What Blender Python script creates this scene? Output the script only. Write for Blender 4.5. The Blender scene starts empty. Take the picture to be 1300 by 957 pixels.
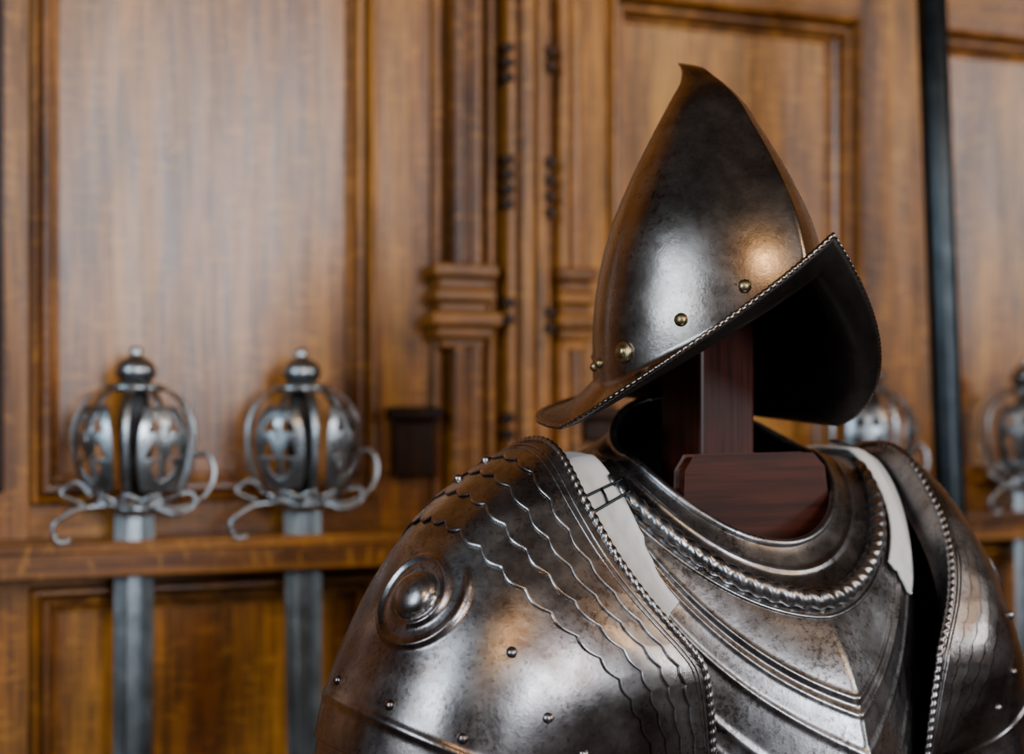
import bpy, math, random
import numpy as np
from mathutils import Vector, Matrix
from mathutils.bvhtree import BVHTree
random.seed(4)
SC = bpy.context.scene
COL = SC.collection
EYE = 1.6
pi = math.pi

# ------------------------------------------------------------------ materials
def new_mat(name):
    m = bpy.data.materials.new(name); m.use_nodes = True
    nt = m.node_tree
    b = nt.nodes['Principled BSDF']
    return m, nt, b

def ramp(nt, fac, stops):
    r = nt.nodes.new('ShaderNodeValToRGB')
    cr = r.color_ramp
    while len(cr.elements) < len(stops): cr.elements.new(0.5)
    for e, (p, c) in zip(cr.elements, stops):
        e.position = p; e.color = (c[0], c[1], c[2], 1) if not isinstance(c, float) else (c, c, c, 1)
    nt.links.new(fac, r.inputs['Fac'])
    return r.outputs['Color']

def noise(nt, scale, detail=4, rough=0.6, vec=None, dist=0.0):
    n = nt.nodes.new('ShaderNodeTexNoise')
    n.inputs['Scale'].default_value = scale
    n.inputs['Detail'].default_value = detail
    n.inputs['Roughness'].default_value = rough
    n.inputs['Distortion'].default_value = dist
    if vec is not None: nt.links.new(vec, n.inputs['Vector'])
    return n.outputs['Fac']

def coords(nt, scale=(1, 1, 1)):
    tc = nt.nodes.new('ShaderNodeTexCoord')
    mp = nt.nodes.new('ShaderNodeMapping')
    mp.inputs['Scale'].default_value = scale
    nt.links.new(tc.outputs['Object'], mp.inputs['Vector'])
    return mp.outputs['Vector']

def mixc(nt, fac, a, b, mode='MIX'):
    m = nt.nodes.new('ShaderNodeMix'); m.data_type = 'RGBA'; m.blend_type = mode
    for s, v in ((m.inputs[0], fac), (m.inputs[6], a), (m.inputs[7], b)):
        if isinstance(v, (float, int)): s.default_value = v
        elif isinstance(v, tuple): s.default_value = (*v, 1)
        else: nt.links.new(v, s)
    return m.outputs[2]

def bump(nt, b, h, strength=0.3, dist=0.001):
    n = nt.nodes.new('ShaderNodeBump')
    n.inputs['Strength'].default_value = strength
    n.inputs['Distance'].default_value = dist
    nt.links.new(h, n.inputs['Height'])
    nt.links.new(n.outputs['Normal'], b.inputs['Normal'])

def steel(name, light, dark, rl=0.22, rh=0.42, pit=(0.05, 0.035, 0.025), pitamt=0.70, sc=9, bs=0.2, rust=0.0):
    m, nt, b = new_mat(name)
    v = coords(nt)
    n1 = noise(nt, sc, 6, 0.66, v, 0.6)
    c = ramp(nt, n1, [(0.32, dark), (0.66, light)])
    if rust:
        rf = ramp(nt, noise(nt, 6.5, 5, 0.6, v, 0.8), [(0.46, 0.0), (0.64, float(rust))])
        c = mixc(nt, rf, c, (0.15, 0.08, 0.055))
    n2 = noise(nt, 260, 4, 0.7, v)
    n2b = noise(nt, 18, 4, 0.6, v)
    pm = nt.nodes.new('ShaderNodeMath'); pm.operation = 'MULTIPLY_ADD'
    nt.links.new(n2b, pm.inputs[0]); pm.inputs[1].default_value = 0.5; nt.links.new(n2, pm.inputs[2])
    pf = ramp(nt, pm.outputs[0], [(pitamt + 0.14, 0.0), (pitamt + 0.30, 0.7)])
    c2 = mixc(nt, pf, c, pit)
    nt.links.new(c2, b.inputs['Base Color'])
    b.inputs['Metallic'].default_value = 1.0
    n3 = noise(nt, 28, 6, 0.7, v)
    r = ramp(nt, n3, [(0.3, float(rl)), (0.7, float(rh))])
    nt.links.new(r, b.inputs['Roughness'])
    hs = mixc(nt, 0.35, n2, noise(nt, 14, 3, 0.5, v))
    bump(nt, b, hs, bs, 0.0012)
    return m

M_HELM = steel('helmet_steel', (0.37, 0.32, 0.28), (0.135, 0.108, 0.092), 0.19, 0.34, bs=0.13, rust=0.45)
M_ARM = steel('armour_steel', (0.50, 0.49, 0.495), (0.18, 0.17, 0.165), 0.23, 0.40, pitamt=0.62, sc=16, rust=0.18)
M_PAUL = steel('pauldron_steel', (0.43, 0.41, 0.40), (0.135, 0.11, 0.10), 0.22, 0.39, pitamt=0.65, sc=13, rust=0.45, bs=0.17)
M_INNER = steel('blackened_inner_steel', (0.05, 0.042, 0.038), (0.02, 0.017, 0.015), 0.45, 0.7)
M_SWORD = steel('sword_steel', (0.57, 0.61, 0.63), (0.25, 0.27, 0.28), 0.22, 0.4, pitamt=0.74)
M_BLADE = steel('blade_steel', (0.38, 0.43, 0.45), (0.22, 0.25, 0.26), 0.28, 0.42, pitamt=0.8)
M_POLE = steel('dark_iron', (0.055, 0.065, 0.07), (0.02, 0.025, 0.028), 0.3, 0.45)
M_BRASS = steel('brass_rivet', (0.45, 0.35, 0.19), (0.24, 0.18, 0.09), 0.25, 0.4)

def wood(name, cols, axis='z', rough=0.36, coat=0.25, fleck=True, spec=0.4):
    m, nt, b = new_mat(name)
    sc = {'z': (14, 14, 1.1), 'x': (1.1, 14, 14)}[axis]
    scf = {'z': (170, 170, 8), 'x': (8, 170, 170)}[axis]
    v = coords(nt, sc); vf = coords(nt, scf)
    n1 = noise(nt, 1.0, 5, 0.6, v, 0.7)
    c = ramp(nt, n1, [(0.30, cols[0]), (0.5, cols[1]), (0.70, cols[2])])
    nf = noise(nt, 1.0, 3, 0.6, vf)
    g = ramp(nt, nf, [(0.36, 0.35), (0.6, 1.0)])
    c = mixc(nt, 0.9, c, g, 'MULTIPLY')
    if fleck:
        vv = coords(nt, {'z': (30, 30, 110), 'x': (110, 30, 30)}[axis])
        fl = ramp(nt, noise(nt, 1.0, 3, 0.6, vv, 0.6), [(0.54, 0.0), (0.68, 0.55)])
        c = mixc(nt, fl, c, cols[2])
        wp = ramp(nt, noise(nt, 1.0, 5, 0.65, coords(nt, {'z': (7, 7, 3), 'x': (3, 7, 7)}[axis]), 0.8), [(0.34, 0.45), (0.56, 1.0)])
        c = mixc(nt, 0.85, c, wp, 'MULTIPLY')
    nt.links.new(c, b.inputs['Base Color'])
    r = ramp(nt, noise(nt, 3.0, 4, 0.6, v), [(0.3, rough - 0.06), (0.7, rough + 0.08)])
    nt.links.new(r, b.inputs['Roughness'])
    b.inputs['Specular IOR Level'].default_value = spec
    b.inputs['Coat Weight'].default_value = coat
    b.inputs['Coat Roughness'].default_value = 0.26
    bump(nt, b, nf, 0.15, 0.0008)
    return m

OAK = [(0.11, 0.028, 0.001), (0.36, 0.120, 0.009), (0.60, 0.24, 0.024)]
M_OAK = wood('oak_vertical', OAK, 'z', 0.38, 0.06)
M_OAKH = wood('oak_horizontal', OAK, 'x', 0.38, 0.06)
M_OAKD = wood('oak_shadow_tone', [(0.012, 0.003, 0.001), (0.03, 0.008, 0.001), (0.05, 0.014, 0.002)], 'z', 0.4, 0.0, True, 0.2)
M_PANEL = wood('oak_panel', [(0.20, 0.058, 0.005), (0.46, 0.165, 0.018), (0.66, 0.28, 0.040)], 'z', 0.36, 0.42)
M_MAHOG = wood('mahogany_stand', [(0.020, 0.004, 0.002), (0.050, 0.009, 0.004), (0.080, 0.016, 0.007)], 'z', 0.42, 0.05, False, 0.3)
M_MAHOGH = wood('mahogany_stand_board', [(0.022, 0.005, 0.002), (0.055, 0.011, 0.004), (0.085, 0.019, 0.008)], 'x', 0.45, 0.0, False, 0.3)

def plain(name, col, rough=0.7, var=0.15, sc=6):
    m, nt, b = new_mat(name)
    n = noise(nt, sc, 5, 0.6, coords(nt))
    c = ramp(nt, n, [(0.3, tuple(x * (1 - var) for x in col)), (0.7, tuple(min(1, x * (1 + var)) for x in col))])
    nt.links.new(c, b.inputs['Base Color'])
    b.inputs['Roughness'].default_value = rough
    bump(nt, b, noise(nt, sc * 25, 3, 0.6, coords(nt)), 0.3, 0.001)
    return m
M_STRAP = plain('buff_leather', (0.82, 0.79, 0.74), 0.75, 0.06, 30)
M_GRIP = plain('black_grip', (0.012, 0.012, 0.013), 0.5, 0.2, 40)
M_PLASTER = plain('plaster', (0.045, 0.027, 0.018), 0.9)
M_CEIL = plain('ceiling_timber', (0.025, 0.014, 0.008), 0.8)
M_FLOOR = wood('floor_boards', [(0.02, 0.009, 0.004), (0.045, 0.02, 0.009), (0.07, 0.033, 0.014)], 'x', 0.45, 0.1, False)

# ------------------------------------------------------------------ helpers
def empty(name, loc=(0, 0, 0), rz=0.0, parent=None):
    e = bpy.data.objects.new(name, None); COL.objects.link(e)
    e.location = loc; e.rotation_euler = (0, 0, rz); e.empty_display_size = 0.05
    if parent: e.parent = parent
    return e

def mobj(name, verts, faces, mat, parent=None, smooth=True, outward=None, solid=0, mats=None, bevel=0, moff=0, sharp=None):
    me = bpy.data.meshes.new(name)
    me.from_pydata([tuple(v) for v in verts], [], faces)
    me.update()
    if outward is not None:
        c = Vector(outward); s = 0
        for p in me.polygons: s += (p.center - c).dot(p.normal) * p.area
        if s < 0: me.flip_normals()
    if smooth:
        me.polygons.foreach_set('use_smooth', [True] * len(me.polygons))
    ob = bpy.data.objects.new(name, me); COL.objects.link(ob)
    me.materials.append(mat)
    if mats:
        for x in mats: me.materials.append(x)
    if solid:
        md = ob.modifiers.new('thick', 'SOLIDIFY'); md.thickness = abs(solid); md.offset = -1
        md.material_offset = moff
    if bevel:
        md = ob.modifiers.new('bev', 'BEVEL'); md.width = bevel; md.segments = 2; md.limit_method = 'ANGLE'
        me.polygons.foreach_set('use_smooth', [False] * len(me.polygons))
    if parent: ob.parent = parent
    return ob

def grid_faces(nr, nc, closed=False, keep=None):
    f = []
    for i in range(nr - 1):
        for j in range(nc if closed else nc - 1):
            if keep is not None and not keep(i, j): continue
            k = (j + 1) % nc
            f.append((i * nc + j, i * nc + k, (i + 1) * nc + k, (i + 1) * nc + j))
    return f

def hermite(xs, ys, x):
    xs = np.asarray(xs, float); ys = np.asarray(ys, float); x = np.asarray(x, float)
    m = np.gradient(ys, xs)
    i = np.clip(np.searchsorted(xs, x) - 1, 0, len(xs) - 2)
    h = xs[i + 1] - xs[i]; t = np.clip((x - xs[i]) / h, 0, 1)
    return ((2*t**3 - 3*t**2 + 1) * ys[i] + (t**3 - 2*t**2 + t) * h * m[i]
            + (-2*t**3 + 3*t**2) * ys[i+1] + (t**3 - t**2) * h * m[i+1])

def resample(pts, step, closed=False):
    P = np.array([tuple(p) for p in pts], float)
    if closed: P = np.vstack([P, P[:1]])
    d = np.r_[0, np.cumsum(np.linalg.norm(np.diff(P, axis=0), axis=1))]
    n = max(3, int(d[-1] / step))
    s = np.linspace(0, d[-1], n + 1)
    out = np.stack([hermite(d, P[:, k], s) if not closed else np.interp(s, d, P[:, k]) for k in range(3)], 1)
    return out[:-1] if closed else out

def tube_data(pts, r, closed=False, nseg=10, pitch=0, amp=0, lobes=2, flat=1.0, taper=None):
    P = np.asarray(pts, float); n = len(P)
    if closed: T = np.roll(P, -1, 0) - np.roll(P, 1, 0)
    else: T = np.gradient(P, axis=0)
    T /= np.linalg.norm(T, axis=1)[:, None] + 1e-12
    N = np.zeros_like(P)
    up = np.array([0, 0, 1.0]) if abs(T[0][2]) < 0.9 else np.array([0, 1.0, 0])
    a = up - T[0] * up.dot(T[0]); N[0] = a / np.linalg.norm(a)
    for i in range(1, n):
        a = N[i-1] - T[i] * N[i-1].dot(T[i]); N[i] = a / np.linalg.norm(a)
    B = np.cross(T, N)
    d = np.r_[0, np.cumsum(np.linalg.norm(np.diff(P, axis=0), axis=1))]
    V = []
    for i in range(n):
        rr = r * (taper(i / (n - 1)) if taper else 1)
        for k in range(nseg):
            ph = 2 * pi * k / nseg
            q = rr * (1 + (amp * math.cos(lobes * ph - 2 * pi * d[i] / pitch) if pitch else 0))
            V.append(P[i] + N[i] * q * math.cos(ph) * flat + B[i] * q * math.sin(ph))
    F = grid_faces(n, nseg, True)
    if closed:
        F += [((n-1) * nseg + k, (n-1) * nseg + (k+1) % nseg, (k+1) % nseg, k) for k in range(nseg)]
    else:
        F.append(tuple(range(nseg))[::-1]); F.append(tuple((n-1) * nseg + k for k in range(nseg)))
    return V, F

def tube(name, pts, r, mat, parent=None, **kw):
    V, F = tube_data(pts, r, **kw)
    return mobj(name, V, F, mat, parent)

def box_data(x0, x1, y0, y1, z0, z1):
    V = [(x, y, z) for x in (x0, x1) for y in (y0, y1) for z in (z0, z1)]
    F = [(0, 1, 3, 2), (4, 6, 7, 5), (0, 4, 5, 1), (2, 3, 7, 6), (0, 2, 6, 4), (1, 5, 7, 3)]
    return V, F

def box(name, x0, x1, y0, y1, z0, z1, mat, parent=None, bevel=0.002):
    V, F = box_data(x0, x1, y0, y1, z0, z1)
    return mobj(name, V, F, mat, parent, smooth=False, bevel=bevel, outward=((x0+x1)/2, (y0+y1)/2, (z0+z1)/2))

def lathe(name, prof, mat, parent=None, n=32, loc=(0, 0, 0)):
    V = []
    for r, z in prof:
        for k in range(n):
            a = 2 * pi * k / n; V.append((loc[0] + r * math.cos(a), loc[1] + r * math.sin(a), loc[2] + z))
    F = grid_faces(len(prof), n, True)
    F.append(tuple(range(n))[::-1]); F.append(tuple((len(prof)-1) * n + k for k in range(n)))
    return mobj(name, V, F, mat, parent)

def dome(name, loc, nrm, r, h, mat, parent=None, rings=None):
    prof = rings or [(r * math.cos(t), h * math.sin(t)) for t in np.linspace(0, pi / 2 * 0.97, 6)]
    q = Vector(nrm).normalized().to_track_quat('Z', 'Y').to_matrix()
    n = 16; V = []
    for rr, hh in [(prof[0][0], -0.002)] + list(prof):
        for k in range(n):
            a = 2 * pi * k / n
            V.append(Vector(loc) + q @ Vector((rr * math.cos(a), rr * math.sin(a), hh)))
    F = grid_faces(len(prof) + 1, n, True); F.append(tuple(len(prof) * n + k for k in range(n)))
    return mobj(name, V, F, mat, parent)

def gnormals(P):
    du = np.gradient(P, axis=0); dv = np.gradient(P, axis=1)
    N = np.cross(du, dv); N /= np.linalg.norm(N, axis=2)[:, :, None] + 1e-12
    return N

# ------------------------------------------------------------------ room (own frame: u along wall, -v into room)
YAW = math.atan(0.375)
K = 1.0833
W0 = Vector((0, 1.95, 0))
wall = empty('wall_back', (W0.x, W0.y, EYE), YAW)
H = 0.03

def wbox(name, u0, u1, h0, h1, z0, z1, mat=None, bevel=0.003):
    return box(name, u0*K, u1*K, -h1, -h0, z0*K, z1*K, mat or M_OAK, wall, bevel)

ZB = -EYE / K; ZT = 2.2
box('backing_boards', -2.9, 3.6, 0.0, 0.05, -EYE, ZT*K, M_OAK, wall, 0)

def panel(u0, u1, z0, z1, mat=None, wide=0.034):
    prof = [(0, H-0.010), (0.04, H-0.010), (0.05, H+0.006), (0.12, H+0.013), (0.22, H+0.014), (0.32, H+0.008), (0.36, H-0.012), (0.44, H-0.013),
            (0.46, H+0.000), (0.62, H-0.001), (0.70, H-0.010), (0.74, H-0.020), (0.92, H-0.022), (0.96, 0.004), (1.0, 0.004)]
    V = []
    for a, h in prof:
        i = a * wide
        for (u, z) in ((u0+i, z0+i), (u1-i, z0+i), (u1-i, z1-i), (u0+i, z1-i)):
            V.append((u*K, -h, z*K))
    n = len(prof)
    F = []
    for p in range(n - 1):
        for k in range(4):
            F.append((p*4+k, p*4+(k+1) % 4, (p+1)*4+(k+1) % 4, (p+1)*4+k))
    o = mobj('panel_moulding', V, F, M_OAK, wall, smooth=False, outward=((u0+u1)/2*K, 0.5, (z0+z1)/2*K))
    i = wide
    V = [((u0+i)*K, -0.004, (z0+i)*K), ((u1-i)*K, -0.004, (z0+i)*K), ((u1-i)*K, -0.004, (z1-i)*K), ((u0+i)*K, -0.004, (z1-i)*K)]
    mobj('panel_field', V, [(0, 1, 2, 3)], mat or M_PANEL, wall, smooth=False, outward=((u0+u1)/2*K, 0.5, 0))

cols = [(-1.55, -1.15), (-1.06, -0.665), (-0.580, -0.185), (0.120, 0.500), (0.620, 1.000), (1.10, 1.48), (1.58, 1.96)]
for (a, b) in cols:
    panel(a, b, -0.115, 0.525)
    panel(a, b, 0.60, 1.25)
    panel(a, b, -1.20, -0.205, M_OAK)
    panel(a, b, 1.33, 2.1)
for z0, z1 in ((-1.32, -1.20), (-0.205, -0.115), (0.525, 0.60), (1.25, 1.33), (2.1, 2.2)):
    for a, b in cols:
        wbox('rail', a, b, 0, H, z0, z1, M_OAKH, 0.001)
edges = [-2.65] + [x for c in cols for x in c] + [3.3]
for i in range(0, len(edges), 2):
    wbox('stile', edges[i], edges[i+1], 0, H, -1.32, ZT, M_OAK, 0.001)
wbox('skirting_board', -2.65, 3.3, 0, 0.05, ZB, -1.32, M_OAKH, 0.004)
def rod(name, u, r, h, z0, z1, mat=None):
    V, F = tube_data(np.array([(u*K, -h, z) for z in np.linspace(z0*K, z1*K, 4)]), r, nseg=14)
    return mobj(name, V, F, mat or M_OAK, wall)
wbox('joint_strip', -0.648, -0.606, H, H+0.004, -0.10, ZT, M_OAKD)

def cap(u0, u1, h):
    c = (u0+u1)/2; w = (u1-u0)/2
    for k, (sw, z0, z1, e) in enumerate([(1.25, 0.165, 0.182, 0.020), (1.0, 0.150, 0.166, 0.010), (1.18, 0.136, 0.151, 0.018),
                                         (0.95, 0.122, 0.137, 0.006), (1.35, 0.106, 0.123, 0.026), (1.1, 0.092, 0.107, 0.014), (0.85, 0.080, 0.093, 0.004)]):
        wbox('capital_tier', c-w*sw, c+w*sw, 0, h+e, z0-0.016, z1-0.016, M_OAKH, 0.004)
wbox('pilaster_recess_shade', -0.118, -0.098, H, H+0.002, -1.32, ZT, M_OAKD, 0.001)  # thin dark strip on the stile, a recess's shade put into colour
wbox('pilaster_shaft', -0.098, -0.054, 0, 0.055, -1.32, ZT, M_OAK, 0.006)
rod('pilaster_bead', -0.109, 0.008, H+0.004, -1.32*1, ZT)
rod('pilaster_bead', -0.088, 0.009, 0.055, -1.25, ZT)
rod('pilaster_bead', -0.066, 0.009, 0.055, -1.25, ZT)
cap(-0.118, -0.052, 0.06)
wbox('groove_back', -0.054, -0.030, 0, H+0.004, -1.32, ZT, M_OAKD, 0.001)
rod('groove_bead', -0.043, 0.0075, H+0.014, -1.32, ZT, M_OAK)
wbox('centre_post', -0.031, 0.022, 0, 0.068, -1.32, ZT, M_OAK, 0.005)
rod('post_flute', -0.024, 0.007, 0.067, -1.32, ZT)
rod('post_roll', -0.004, 0.012, 0.067, -1.32, ZT)
rod('post_flute', 0.015, 0.007, 0.067, -1.32, ZT)
for u in (-0.0155, 0.0075):
    wbox('post_quirk_shade', u-0.002, u+0.002, 0.066, 0.0695, -1.32, ZT, M_OAKD, 0.0005)  # proud dark lines; the shade of narrow grooves is painted on
wbox('groove_back', 0.022, 0.040, 0, H+0.004, -1.32, ZT, M_OAKD, 0.001)
rod('groove_bead', 0.031, 0.0065, H+0.014, -1.32, ZT, M_OAK)
wbox('pilaster_shaft', 0.040, 0.074, 0, 0.055, -1.32, ZT, M_OAK, 0.006)
rod('pilaster_bead', 0.050, 0.008, 0.055, -1.25, ZT)
rod('pilaster_bead', 0.066, 0.008, 0.055, -1.25, ZT)
cap(0.040, 0.082, 0.06)
for (u, zs) in ((-0.030, (0.43, 0.412, 0.394, 0.294, 0.276, 0.258, 0.240, 0.12, 0.10, -0.02, -0.04)), (0.024, (0.43, 0.412, 0.294, 0.272, 0.252, 0.232, 0.11, 0.09))):
    for z in zs:
        wbox('notch_shade_block', u-0.0065, u+0.0065, 0.03, 0.077, z-0.006, z+0.006, M_OAKD, 0.002)  # dark raised blocks paint the shade inside small carved notches
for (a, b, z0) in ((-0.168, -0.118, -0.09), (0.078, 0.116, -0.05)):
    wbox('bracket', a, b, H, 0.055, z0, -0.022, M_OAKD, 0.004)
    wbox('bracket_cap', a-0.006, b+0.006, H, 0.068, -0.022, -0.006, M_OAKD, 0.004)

room_u0, room_u1, room_v = -2.9, 3.6, -6.0
def rbox(name, x0, x1, y0, y1, z0, z1, mat):
    V, F = box_data(x0, x1, y0, y1, z0, z1)
    o = mobj(name, V, F, mat, None, smooth=False, outward=((x0+x1)/2, (y0+y1)/2, (z0+z1)/2))
    o.location = (W0.x, W0.y, 0); o.rotation_euler = (0, 0, YAW)
    return o
TOPZ = EYE + ZT*K
rbox('floor', room_u0, room_u1, room_v, 0.05, -0.1, 0, M_FLOOR)
rbox('ceiling', room_u0, room_u1, room_v, 0.05, TOPZ, TOPZ+0.1, M_CEIL)
rbox('wall_left', room_u0-0.1, room_u0, room_v, 0.05, 0, TOPZ, M_PLASTER)
rbox('wall_right', room_u1, room_u1+0.1, room_v, 0.05, 0, TOPZ, M_PLASTER)
rbox('wall_front', room_u0, room_u1, room_v-0.1, room_v, 0, TOPZ, M_PLASTER)

def to_world(u, v, z):
    return W0 + Matrix.Rotation(YAW, 3, 'Z') @ Vector((u, v, z))

def window(idx, u, v, zc, w, h, facing, power, col):
    L = bpy.data.lights.new('window_daylight', 'AREA'); L.shape = 'RECTANGLE'; L.size = w; L.size_y = h
    L.energy = power; L.color = col
    lo = bpy.data.objects.new('window_daylight_%d' % idx, L); COL.objects.link(lo)
    e = empty('window_%d' % idx, to_world(u, v, zc), YAW + facing)
    lo.parent = e; lo.rotation_euler = (math.radians(90), 0, 0)
    V, F = [], []
    def add(x0, x1, z0, z1):
        v_, f_ = box_data(x0, x1, 0.03, 0.09, z0, z1)
        o = len(V); V.extend(v_); F.extend([tuple(i+o for i in q) for q in f_])
    t = 0.06
    add(-w/2-0.1, w/2+0.1, h/2, h/2+0.1); add(-w/2-0.1, w/2+0.1, -h/2-0.1, -h/2)
    add(-w/2-0.1, -w/2, -h/2, h/2); add(w/2, w/2+0.1, -h/2, h/2)
    nm = max(2, round(w/0.7))
    for k in range(1, nm): add(-w/2 + w*k/nm - t/2, -w/2 + w*k/nm + t/2, -h/2, h/2)
    add(-w/2, w/2, h*0.12-t/2, h*0.12+t/2)
    mobj('window_frame', V, F, M_PLASTER, e, smooth=False)
window(1, 0.45, room_v+0.02, 2.70, 1.5, 1.9, 0, 220, (0.82, 0.89, 1.0))
window(2, room_u0+0.02, -2.3, 2.5, 1.2, 1.6, -pi/2, 105, (0.64, 0.82, 1.0))
window(3, room_u1-0.02, -3.3, 2.75, 1.2, 1.7, pi/2, 100, (0.88, 0.94, 1.0))

def lantern(u, v, z, p):
    e = empty('hanging_lantern', to_world(u, v, z))
    L = bpy.data.lights.new('lantern_bulb', 'POINT'); L.energy = p; L.color = (1.0, 0.60, 0.27); L.shadow_soft_size = 0.07
    lo = bpy.data.objects.new('lantern_bulb', L); COL.objects.link(lo); lo.parent = e
    lathe('lantern_cap', [(0.09, 0.10), (0.10, 0.12), (0.03, 0.17), (0.01, 0.2)], M_POLE, e, 20)
    tube('lantern_chain', [(0, 0, 0.2), (0, 0, (TOPZ - z) * 0.5), (0, 0, TOPZ - z)], 0.006, M_POLE, e, nseg=6)
lantern(-0.9, -3.0, 2.9, 44)
lantern(1.6, -2.6, 3.0, 38)

# ------------------------------------------------------------------ sword rack
rack = empty('sword_rack', (W0.x, W0.y, EYE), YAW)
sw_u = [-0.511, -0.309, 0.512, 0.800]
RZ0, RZ1 = -0.204, -0.163
BO = 0.085
def rkb(n, a, b, h0, h1, z0, z1, m=None): return box(n, a, b, -h1, -h0, z0, z1, m or M_OAKH, rack, 0.002)
for a, b in ((-2.6, -0.10), (0.12, 3.2)):
    rkb('back_rail', a, b, 0.031, BO-0.008, RZ0, RZ1)
    rkb('front_rail', a, b, BO+0.008, BO+0.032, RZ0, RZ1)
    rkb('rail_bead', a, b, BO+0.032, BO+0.037, RZ1-0.012, RZ1-0.004)
    cuts = sorted([a] + [x for s in sw_u for x in (s-0.032, s+0.032) if a < s < b] + [b])
    for i in range(0, len(cuts), 2):
        rkb('spacer', cuts[i], cuts[i+1], BO-0.008, BO+0.008, RZ0, RZ1)

# ------------------------------------------------------------------ basket hilted swords
def bprof(t):
    ts = [0, .12, .3, .5, .7, .88, 1.0]
    return hermite(ts, [.026, .046, .061, .070, .068, .046, .014], t), hermite(ts, [0, .008, .030, .064, .104, .134, .146], t)

def sword(u, seed, rot=0.0):
    rnd = random.Random(seed)
    p = to_world(u, -BO, EYE - 0.124)
    e = empty('basket_hilted_sword', p, YAW + rot)
    e.rotation_euler = (0, math.radians(rnd.uniform(-0.8, 0.8)), YAW)
    ts = np.linspace(0, 1, 26)
    def pt(t, a, off=0):
        rr, zz = bprof(np.array([t])); return ((rr[0]+off)*math.cos(a+rot), (rr[0]+off)*math.sin(a+rot)*0.86, zz[0])
    V, F = [], []
    def add(d):
        o = len(V); V.extend(d[0]); F.extend([tuple(i+o for i in f) for f in d[1]])
    for x in (-90-36, -90+36, -90-82, -90+82, -90-125, -90+125, -90):
        a = math.radians(x)
        RV = []
        for t in ts:
            r_ = float(bprof(np.array([t]))[0][0])
            hw = (0.0040 + 0.0022*abs(2*t-1)**2)/max(r_, 0.016)
            RV += [pt(t, a-hw, -0.0005), pt(t, a-hw, 0.0012), pt(t, a, 0.003), pt(t, a+hw, 0.0012), pt(t, a+hw, -0.0005)]
        add((RV, grid_faces(len(ts), 5, True)))
    for a0, a1 in ((-90+36, -90+82), (-90-82, -90-36), (-90-36, -90), (-90, -90+36)):
        for q0, q1 in ((0.05, 0.20), (0.20, 0.05)):
            add(tube_data(np.array([pt(q0+(q1-q0)*k/8, math.radians(a0+(a1-a0)*k/8)) for k in range(9)]), 0.0028, nseg=6))
    add(tube_data(np.array([pt(0.07, a) for a in np.linspace(0, 2*pi, 48, endpoint=False)]), 0.0048, closed=True, nseg=8))
    add(tube_data(np.array([pt(0.94, a) for a in np.linspace(0, 2*pi, 32, endpoint=False)]), 0.005, closed=True, nseg=8))
    mobj('basket_bars', V, F, M_SWORD, e)
    def hole(x, y):
        for cx, cy in ((-0.40, 0.64), (0.40, 0.64), (-0.44, 0.08), (0.44, 0.08)):
            dx, dy = abs(x-cx), y-cy
            if -0.2 < dy < 0.2 and dx < 0.32*(0.2-dy)/0.4: return True
        hx, hy = x*1.0/0.42, (y+0.46)/0.26
        if (hx*hx + hy*hy - 1)**3 - hx*hx*hy**3 < 0: return True
        if x*x + ((y-0.40)*0.7)**2 < 0.012: return True
        return False
    for ac, half in ((-90+36, 25), (-90-36, 25)):
        nr, nc = 80, 56
        P = []
        for i in range(nr):
            y = -1 + 2*i/(nr-1)
            t = 0.50 + 0.28*y
            wmod = 1.0 - 0.30*max(0, y)**2 - 0.20*max(0, -y)**3
            for j in range(nc):
                x = -1 + 2*j/(nc-1)
                P.append(pt(t, math.radians(ac + half*wmod*x), 0.004))
        keep = lambda i, j: not hole(-1+2*(j+.5)/(nc-1), -1+2*(i+.5)/(nr-1))
        mobj('pierced_plate', P, grid_faces(nr, nc, False, keep), M_SWORD, e, outward=(0, 0, 0.07), solid=0.002)
    def ribbon(nm, pts, w, th=0.6):
        P = resample(pts, 0.003); tube(nm, P, w, M_SWORD, e, nseg=10, flat=th)
    ribbon('forward_scroll', [(0.0, -0.02, 0.0), (-0.04, -0.03, 0.003), (-0.075, -0.03, -0.004), (-0.094, -0.03, -0.022), (-0.088, -0.03, -0.038), (-0.074, -0.03, -0.036)], 0.0048)
    ribbon('cross_loop', [(-0.05, -0.02, 0.012), (-0.07, -0.02, 0.03), (-0.085, -0.02, 0.018), (-0.06, -0.025, 0.004)], 0.0036)
    ribbon('wrist_guard', [(0.02, -0.02, 0.0), (0.055, -0.025, 0.0), (0.082, -0.025, 0.018), (0.09, -0.02, 0.045), (0.082, -0.015, 0.062), (0.07, -0.01, 0.06)], 0.0044)
    ribbon('rear_scroll', [(0.02, -0.03, 0.0), (0.045, -0.045, -0.006), (0.064, -0.045, 0.004), (0.060, -0.045, 0.018), (0.047, -0.045, 0.016)], 0.0038)
    lathe('guard_plate', [(0.012, -0.012), (0.030, -0.008), (0.034, 0.0), (0.028, 0.006), (0.010, 0.010)], M_SWORD, e, 28)
    lathe('grip', [(0.012, 0.0), (0.0175, 0.03), (0.020, 0.07), (0.018, 0.11), (0.012, 0.148)], M_GRIP, e, 20)
    lathe('pommel', [(0.010, 0.138), (0.018, 0.147), (0.0240, 0.156), (0.0245, 0.163), (0.019, 0.172), (0.010, 0.177),
                     (0.007, 0.180), (0.0085, 0.184), (0.006, 0.189), (0.001, 0.190)], M_SWORD, e, 28)
    V, F = [], []
    secs = [(0.0, 0.0235, 0.0030), (-0.3, 0.022, 0.0028), (-0.6, 0.019, 0.0022), (-0.80, 0.014, 0.0018), (-0.87, 0.001, 0.001)]
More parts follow.
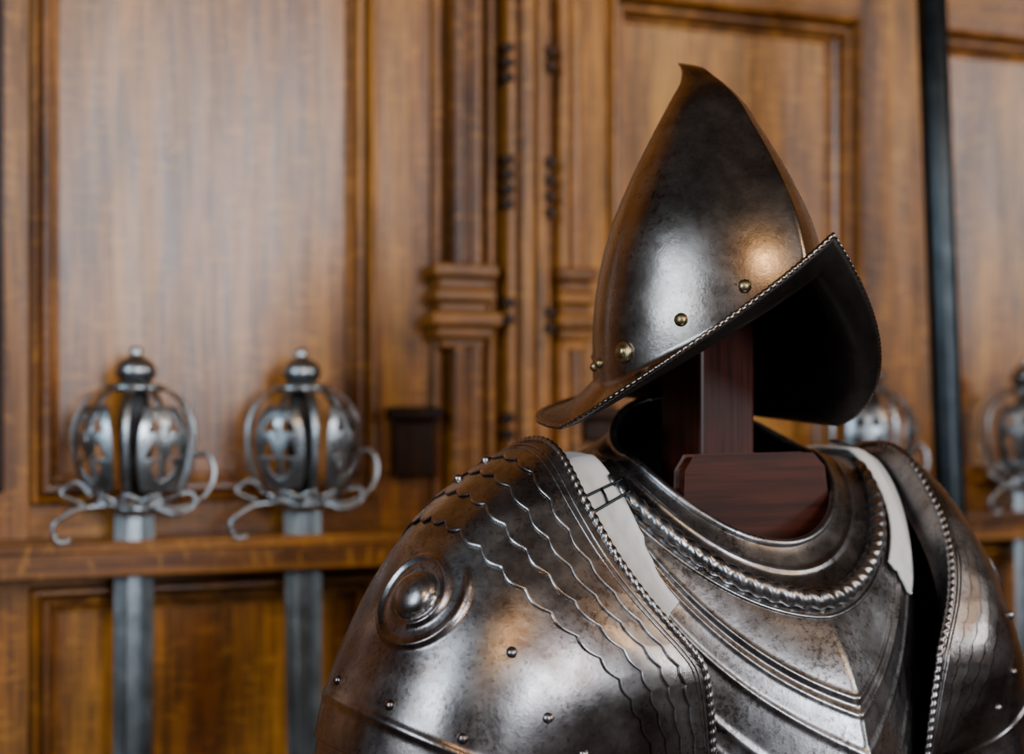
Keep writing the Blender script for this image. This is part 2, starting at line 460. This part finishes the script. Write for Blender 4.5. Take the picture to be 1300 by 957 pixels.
    for z_, w, d in secs:
        V += [(-w, 0, z_), (-w*0.5, -d, z_), (-w*0.3, -d*0.55, z_), (w*0.3, -d*0.55, z_), (w*0.5, -d, z_), (w, 0, z_), (w*0.5, d, z_), (w*0.3, d*.55, z_), (-w*0.3, d*.55, z_), (-w*0.5, d, z_)]
    F = grid_faces(len(secs), 10, True); F.append(tuple(range(10))); F.append(tuple(40+i for i in range(10))[::-1])
    mobj('blade', V, F, M_BLADE, e, smooth=False, outward=(0, 0, -0.4))
for i, u in enumerate(sw_u):
    sword(u, i, math.radians([-14, 3, 8, -10][i]))

# ------------------------------------------------------------------ steel pole
pe = empty('steel_pole', (0, 0, 0))
p0 = Vector((0.662, 1.97, 0.0)); p1 = Vector((0.553, 1.97, EYE + 1.3))
tube('pole_shaft', [p0, p0.lerp(p1, .3), p0.lerp(p1, .6), p1], 0.021, M_POLE, pe, nseg=24)
tube('pole_ferrule', [p0, p0.lerp(p1, .01), p0.lerp(p1, .02)], 0.03, M_POLE, pe, nseg=24)

# ------------------------------------------------------------------ morion helmet
HA = math.radians(30)
hel = empty('morion_helmet', (0.1650, 1.2, EYE), HA)
HZ = [-0.02, .027, .073, .120, .140, .183, .223, .253, .274, .286, .2935]
HR = [.108, .111, .111, .103, .097, .0770, .0535, .0340, .0170, .0092, .0015]
def hshift(z): return -hermite([-.1, .225, .253, .274, .286, .2935], [0, 0, .003, .012, .0235, .040], z)
def crown(th, z):
    R = hermite(HZ, HR, z) * 0.93
    s, c = np.sin(th), np.cos(th)
    kk = 0.42
    f = R * 1.2 * ((1-kk) * c + kk * (1 - np.abs(s)) * np.sign(c))
    return np.stack([R * s, -(f + hshift(z)), z + 0*s], -1)
def front(th):
    a = np.abs((th + pi) % (2*pi) - pi)
    fr = np.clip(1 - a/(pi/2), 0, 1)**1.4; rr = np.clip(a/(pi/2) - 1, 0, 1)**1.4
    return fr, rr
def zbase(th): fr, rr = front(th); return 0.012 + 0.086*fr + 0.020*rr
def rim(th):
    fr, rr = front(th)
    s, c = np.sin(th), np.cos(th)
    L = np.where(c > 0, 0.152, 0.160)
    f = L * (0.8*c + 0.2*(1-np.abs(s))*np.sign(c))
    return np.stack([0.146*s, -f, -0.020 + 0.145*fr + 0.030*rr], -1)
NT = 160
TH = np.linspace(0, 2*pi, NT, endpoint=False)
rows = []
NB = 14
base = crown(TH, zbase(TH)); rm = rim(TH)
for j in range(NB):
    t = j/(NB-1)
    q = rm*(1-t) + base*t
    q[:, 2] = rm[:, 2]*(1-t) + base[:, 2]*t - 0.010*math.sin(pi*t)*(1-t*0.3)*(0.4+0.6*front(TH)[0]) - 0.003*math.sin(pi*t)
    rows.append(q)
NCR = 60
for j in range(1, NCR+1):
    t = j/NCR
    zz = zbase(TH)*(1-t) + 0.2935*t
    rows.append(crown(TH, zz))
V = np.concatenate(rows)
F = grid_faces(len(rows), NT, True)
F.append(tuple((len(rows)-1)*NT + k for k in range(NT)))
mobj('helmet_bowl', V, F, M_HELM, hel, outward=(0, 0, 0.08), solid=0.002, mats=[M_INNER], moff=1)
RP = resample(rim(np.linspace(0, 2*pi, 240, endpoint=False)), 0.0007, True)
tube('roped_brim_edge', RP, 0.0021, M_HELM, hel, closed=True, nseg=10, pitch=0.0055, amp=0.10, lobes=1)
for side in (-1, 1):
    for k, (dg, dz) in enumerate([(24, .021), (48, .022), (76, .021), (101, .018), (112, .014), (140, 0.018), (168, .018)]):
        th = math.radians(dg)*side
        z = float(zbase(np.array([th]))[0]) + dz
        p = crown(np.array([th]), np.array([z]))[0]
        n = Vector((p[0], p[1]*0.8, 0.01))
        if k == 2:
            dome('rosette_rivet', p, n, 0.008, 0.004, M_BRASS, hel, rings=[(0.0088, 0.0), (0.009, 0.0015), (0.0078, 0.0028), (0.0058, 0.0022), (0.005, 0.0045), (0.003, 0.006), (0.001, 0.0063)])
        else:
            dome('rivet', p, n, 0.0055 if k < 2 else 0.0042, 0.0040, M_BRASS, hel)

# ------------------------------------------------------------------ stand
st = empty('wooden_armour_stand', (0.169, 1.232, EYE), HA)
box('neck_post', -0.029, 0.029, -0.029, 0.029, -1.54, 0.13, M_MAHOG, st, 0.003)
bd = [(-0.046, -0.047), (0.080, -0.047), (0.092, -0.058), (0.098, -0.10), (0.098, -0.2), (-0.056, -0.2), (-0.056, -0.10), (-0.054, -0.058)]
V = [(x, -0.044, z) for x, z in bd] + [(x, -0.0295, z) for x, z in bd]
n = len(bd)
F = [tuple(range(n)), tuple(range(n, 2*n))[::-1]] + [(i, (i+1) % n, n+(i+1) % n, n+i) for i in range(n)]
mobj('shoulder_board', V, F, M_MAHOGH, st, smooth=False, bevel=0.003, outward=(0, -0.037, -0.12))
box('base_cross', -0.28, 0.28, -0.04, 0.04, -EYE, -1.54, M_MAHOGH, st, 0.005)
box('base_cross_side', -0.04, 0.04, -0.28, 0.28, -EYE, -1.541, M_MAHOG, st, 0.005)

# ------------------------------------------------------------------ body armour
BA = math.radians(28)
body = empty('suit_of_armour', (0.185, 1.25, EYE), BA)
#        ax    ff    fb    zf     zs     zb    p
ROWS = [(.100, .088, .088, -.117, -.046, .004, 0.0),
        (.106, .094, .094, -.127, -.049, -.010, 0.0),
        (.122, .108, .104, -.143, -.050, -.028, 0.05),
        (.142, .126, .114, -.158, -.051, -.042, 0.12),
        (.163, .146, .124, -.180, -.056, -.060, 0.25),
        (.184, .168, .132, -.215, -.078, -.100, 0.40),
        (.190, .184, .138, -.262, -.160, -.20, 0.48),
        (.180, .196, .134, -.330, -.300, -.30, 0.50),
        (.150, .190, .118, -.410, -.400, -.40, 0.50),
        (.128, .135, .105, -.470, -.460, -.46, 0.30),
        (.150, .160, .125, -.500, -.490, -.49, 0.30)]
RW = np.array(ROWS)
def torso(th, v):
    q = [hermite(np.arange(len(RW)), RW[:, k], v) for k in range(7)]
    s, c = np.sin(th), np.cos(th)
    ac = np.abs(c)
    p = q[6]
    ff = q[1]*((1-p)*ac + p*(1-np.abs(s)))
    f = np.where(c > 0, ff, -q[2]*ac)
    z = np.where(c > 0, q[4] + (q[3]-q[4])*ac**1.4, q[4] + (q[5]-q[4])*ac**1.5)
    return np.stack([q[0]*s, -f, z], -1)
nv, nt_ = 420, 300
vv, tt = np.meshgrid(np.linspace(0, 10, nv), np.linspace(-pi, pi, nt_, endpoint=False), indexing='ij')
P = torso(tt, vv)
N = gnormals(P)
cen = np.array([0, 0, -0.25])
sgn = np.sign(((P-cen)*N).sum(2).mean()); N = N*sgn
g = vv + 1.55*np.abs(tt)
disp = np.zeros_like(vv)
fm = (np.abs(tt) < 1.35)
for g0, w, a in ((5.35, .05, .0018), (5.62, .04, .0014), (6.15, .05, .0018), (6.9, .05, .0018), (7.2, .04, .0014), (8.1, .05, .0015)):
    disp += fm * a*np.exp(-((g-g0)/w)**2)
disp += fm * -0.0012*np.exp(-((g-5.48)/.05)**2)
disp += 0.0016*np.exp(-((vv-1.7)/.12)**2) * (np.abs(tt) < 2)
P2 = P + N*disp[:, :, None]
V = P2.reshape(-1, 3)
F = grid_faces(nv, nt_, True)
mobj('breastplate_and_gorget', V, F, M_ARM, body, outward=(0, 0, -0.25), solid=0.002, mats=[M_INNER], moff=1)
bvh_t = BVHTree.FromPolygons([tuple(v) for v in V], F)
tube('rolled_neck_edge', torso(np.linspace(-pi, pi, 160, endpoint=False), np.zeros(160)), 0.0036, M_ARM, body, closed=True, nseg=10)
ths = np.radians(np.linspace(-76, 80, 160))
rp = torso(ths, np.full(160, 3.2) - 0.25*np.abs(ths)); rp[:, 2] += 0.004; rp[:, 1] -= 0.002
rp = resample(rp, 0.0010)
tube('roped_border', rp, 0.0080, M_ARM, body, nseg=24, pitch=0.013, amp=0.10, lobes=2, taper=lambda t: 0.40 + 0.60*math.sin(pi*min(1, max(0, t)))**0.5)
rp2 = torso(ths, np.full(160, 3.65) - 0.2*np.abs(ths))
tube('border_fillet', resample(rp2, 0.004), 0.0020, M_ARM, body, nseg=8)

# pauldrons -------------------------------------------------------
PN = np.array([(0.00, -.187, -.210, 90, .176, .140),
               (0.35, -.213, -.214, 70, .146, .138),
               (0.65, -.238, -.238, 46, .122, .130),
               (1.00, -.268, -.290, 18, .103, .114),
               (1.40, -.280, -.375, 2, .096, .100),
               (1.80, -.283, -.470, 0, .088, .088)])
def paul(s, ph, side=-1):
    q = [hermite(PN[:, 0], PN[:, k], s) for k in range(1, 6)]
    al = np.radians(q[2])
    sn, cs = np.sin(ph), np.cos(ph)
    w = np.clip(1-s/0.8, 0, 1)*np.clip(cs*2, 0, 1)
    w = w*w*(3-2*w)
    sn3 = 0.45*sn + 0.55*np.sign(sn)*np.abs(sn)**2.8
    sn3 = np.where(sn < 0, 0.45*sn + 0.55*sn*np.clip(-sn*2, 0, 1), sn3)
    sn2 = sn*(1-w) + sn3*w
    x = q[0] - q[3]*sn2*np.cos(al)
    z = q[1] + q[3]*sn2*np.sin(al)
    cc = np.where((sn < 0) & (cs > 0), 1.0, np.clip(cs, 0, 1))
    low = np.where((sn < 0) & (cs > 0), -sn*0.02, 0.0)
    x = x + ((0.066 if side < 0 else 0.062)*cc**5 + low)*np.clip(1-s/0.9, 0, 1)
    f = q[4]*np.where((sn < 0) & (cs > 0), 1-(1-cs)*(0.25 + 0.75*np.clip(s/0.8, 0, 1)), cs)
    if side > 0:
        ax = -x - 0.008
        x = np.where(ax > .175, .175 + (ax-.175)*0.66, ax)
        z = z - 0.008
    return np.stack([x, -f, z], -1)

PH0, PH1 = math.radians(-42), math.radians(205)
def lame(name, s0, s1, side, nS, nP, scal=0.0, rise=0.003, base=0.0, kscal=33, mat=None, feat=False, over=0.025):
    j = np.linspace(0, 1, nS); ph = np.linspace(PH0, PH1, nP)
    J, PHI = np.meshgrid(j, ph, indexing='ij')
    sc = scal*np.abs(np.sin(PHI*kscal/2)) if scal else 0*PHI
    S = s0 + (s1 + over + sc - s0)*J
    P = paul(S, PHI, side)
    N = gnormals(P)
    c = np.array([side*0.2, 0, -0.28])
    N = N*np.sign(((P-c)*N).sum(2).mean())
    d = base + rise*J
    if feat:
        s_b, p_b = 0.615, math.radians(72)
        bc = paul(np.array([s_b]), np.array([p_b]), side)[0]
        D = np.linalg.norm(P-bc, axis=2)
        ang = np.arctan2((PHI-p_b)*0.13, -(S-s_b)*0.20)
        turn = ((ang + 2.6) % (2*pi))/(2*pi)
        r1 = 0.0235 + 0.016*turn
        d = d + 0.011*np.sqrt(np.clip(1-(D/0.0185)**2, 0, 1)) - 0.0015*np.exp(-((D-0.0205)/0.0018)**2)
        d = d + 0.0036*np.exp(-((D-r1)/0.0027)**2)
        d = d + 0.0036*np.exp(-((D-r1-0.016)/0.0027)**2)*np.clip((0.30-turn)/0.06, 0, 1)
        d = d + 0.0020*np.exp(-((S-0.90)/0.012)**2)
    P = P + N*d[:, :, None]
    V = P.reshape(-1, 3)
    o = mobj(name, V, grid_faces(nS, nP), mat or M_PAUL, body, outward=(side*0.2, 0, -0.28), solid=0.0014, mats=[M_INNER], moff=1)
    return P, N, o

for side in (-1, 1):
    t = 'right' if side < 0 else 'left'
    bounds = [(-0.02, 0.10), (0.10, 0.20), (0.20, 0.30), (0.30, 0.40)]
    for i, (a, b) in enumerate(bounds):
        lame('%s_shoulder_lame_%d' % (t, i+1), a, b, side, 14, 420, scal=0.018, rise=0.0018, base=0.0022-0.0004*i, kscal=40)
    lame('%s_shoulder_main_plate' % t, 0.40, 0.98, side, 150, 420, scal=0.0, rise=0.003, base=0.0006, feat=True)
    for i, (a, b) in enumerate([(0.98, 1.10), (1.10, 1.22), (1.22, 1.34), (1.34, 1.75)]):
        lame('%s_arm_lame_%d' % (t, i+1), a, b, side, 12, 300, scal=0.02 if i < 3 else 0, rise=0.003, base=0.0002)
    ph = np.linspace(PH0, PH1, 400)
    e = paul(np.full(400, -0.02), ph, side); c = np.array([side*0.2, 0, -0.28])
    d = e - c; d /= np.linalg.norm(d, axis=1)[:, None]
    tube('%s_shoulder_roped_edge' % t, resample(e + d*0.003, 0.001), 0.0030, M_PAUL, body, nseg=10, pitch=0.0070, amp=0.12, lobes=1)
    if side > 0:
        # turned-in flange closing the joint between shoulder piece and cuirass
        V = []
        for i in range(400):
            a = Vector(e[i])
            tgt = Vector((0.150, a.y*0.7, -0.30))
            b_ = a + (tgt - a).normalized()*0.045
            for k in range(7):
                V.append(a.lerp(b_, k/6))
        mobj('left_inner_flange', V, grid_faces(400, 7), M_PAUL, body)
    for sv in (0.045, 0.07):
        e2 = paul(np.full(300, sv), np.linspace(PH0, PH1, 300), side)
        d2 = e2 - c; d2 /= np.linalg.norm(d2, axis=1)[:, None]
        tube('%s_shoulder_fillet' % t, resample(e2 + d2*0.0036, 0.004), 0.0010, M_PAUL, body, nseg=6)
    for sv, dg, off in ((0.60, 34, .004), (0.70, 12, .004), (0.86, 30, .005), (0.86, 60, .005), (0.86, 95, .005), (0.72, -8, .004), (0.15, 100, .006), (0.27, 100, .006)):
        p = paul(np.array([sv]), np.array([math.radians(dg)]), side)[0]
        dd = Vector(p) - Vector((side*0.2, 0, -0.28))
        dd.normalize()
        dome('%s_shoulder_rivet' % t, Vector(p) + dd*(off-0.002), dd, 0.0042, 0.0032, M_PAUL, body)

# leather straps --------------------------------------------------
def strap(side, name):
    if side < 0:
        cl = [(.146, .09), (.148, .04), (.150, 0.0), (.151, -.035), (.152, -.065), (.152, -.092), (.151, -.112), (.147, -.130), (.140, -.150)]
    else:
        cl = [(.150, .09), (.154, .04), (.156, 0.0), (.156, -.035), (.153, -.065), (.147, -.088), (.139, -.108), (.129, -.126), (.117, -.145)]
    cl = np.array([(x*side, y, 0) for x, y in cl]); C = resample(cl, 0.003)
    nseg = 8; V = []
    T = np.gradient(C, axis=0)
    for i, c in enumerate(C):
        t_ = T[i]/np.linalg.norm(T[i]); b = np.array([-t_[1], t_[0], 0])
        for k in range(nseg+1):
            w = 0.0165*(2*k/nseg-1)
            q = c + b*w
            tgt = Vector((q[0]*0.85, q[1]*0.3, -0.30)); src = Vector((q[0], q[1]*1.0, -0.05)); dr = (src - tgt).normalized()
            o = tgt + dr*0.8
            h = bvh_t.ray_cast(o, -dr)
            V.append(h[0] + dr*(0.006 if side < 0 else 0.009) if h[0] else Vector(q))
    V = [tuple(v) for v in V]
    return mobj(name, V, grid_faces(len(C), nseg+1), M_STRAP, body, outward=(0, 0, -0.3), solid=0.0025), V, nseg
for side, nm in ((-1, 'right_strap'), (1, 'left_strap')):
    o, SV, ns = strap(side, nm)
    rows_n = len(SV)//(ns+1)
    i = int(rows_n*(0.54 if side < 0 else 0.30))
    A = Vector(SV[i*(ns+1)]); B = Vector(SV[i*(ns+1)+ns]); i2 = min(rows_n-1, i+4)
    A2 = Vector(SV[i2*(ns+1)]); B2 = Vector(SV[i2*(ns+1)+ns])
    up = Vector((0, -0.4, 0.9))*0.004
    ex = (B-A)*0.12
    loop = [A-ex+up, B+ex+up, B2+ex+up, A2-ex+up]
    tube('strap_buckle', resample(loop, 0.002, True), 0.0013, M_POLE, body, closed=True, nseg=6)
    tube('buckle_prong', [(A+B)/2+up*1.2, (A+B+A2+B2)/4+up*1.4, (A2+B2)/2+up*1.2], 0.0011, M_POLE, body, nseg=6)

# ------------------------------------------------------------------ camera, world
cam = bpy.data.cameras.new('camera'); co = bpy.data.objects.new('camera', cam); COL.objects.link(co)
co.location = (0, 0, EYE); co.rotation_euler = (math.radians(90), 0, 0)
cam.lens = 50; cam.sensor_width = 36; cam.shift_y = 0.024
cam.dof.use_dof = True; cam.dof.focus_distance = 1.10; cam.dof.aperture_fstop = 2.9
cam.clip_start = 0.02
SC.camera = co
w = bpy.data.worlds.new('world'); SC.world = w; w.use_nodes = True
w.node_tree.nodes['Background'].inputs['Color'].default_value = (0.5, 0.6, 0.75, 1)
w.node_tree.nodes['Background'].inputs['Strength'].default_value = 0.3
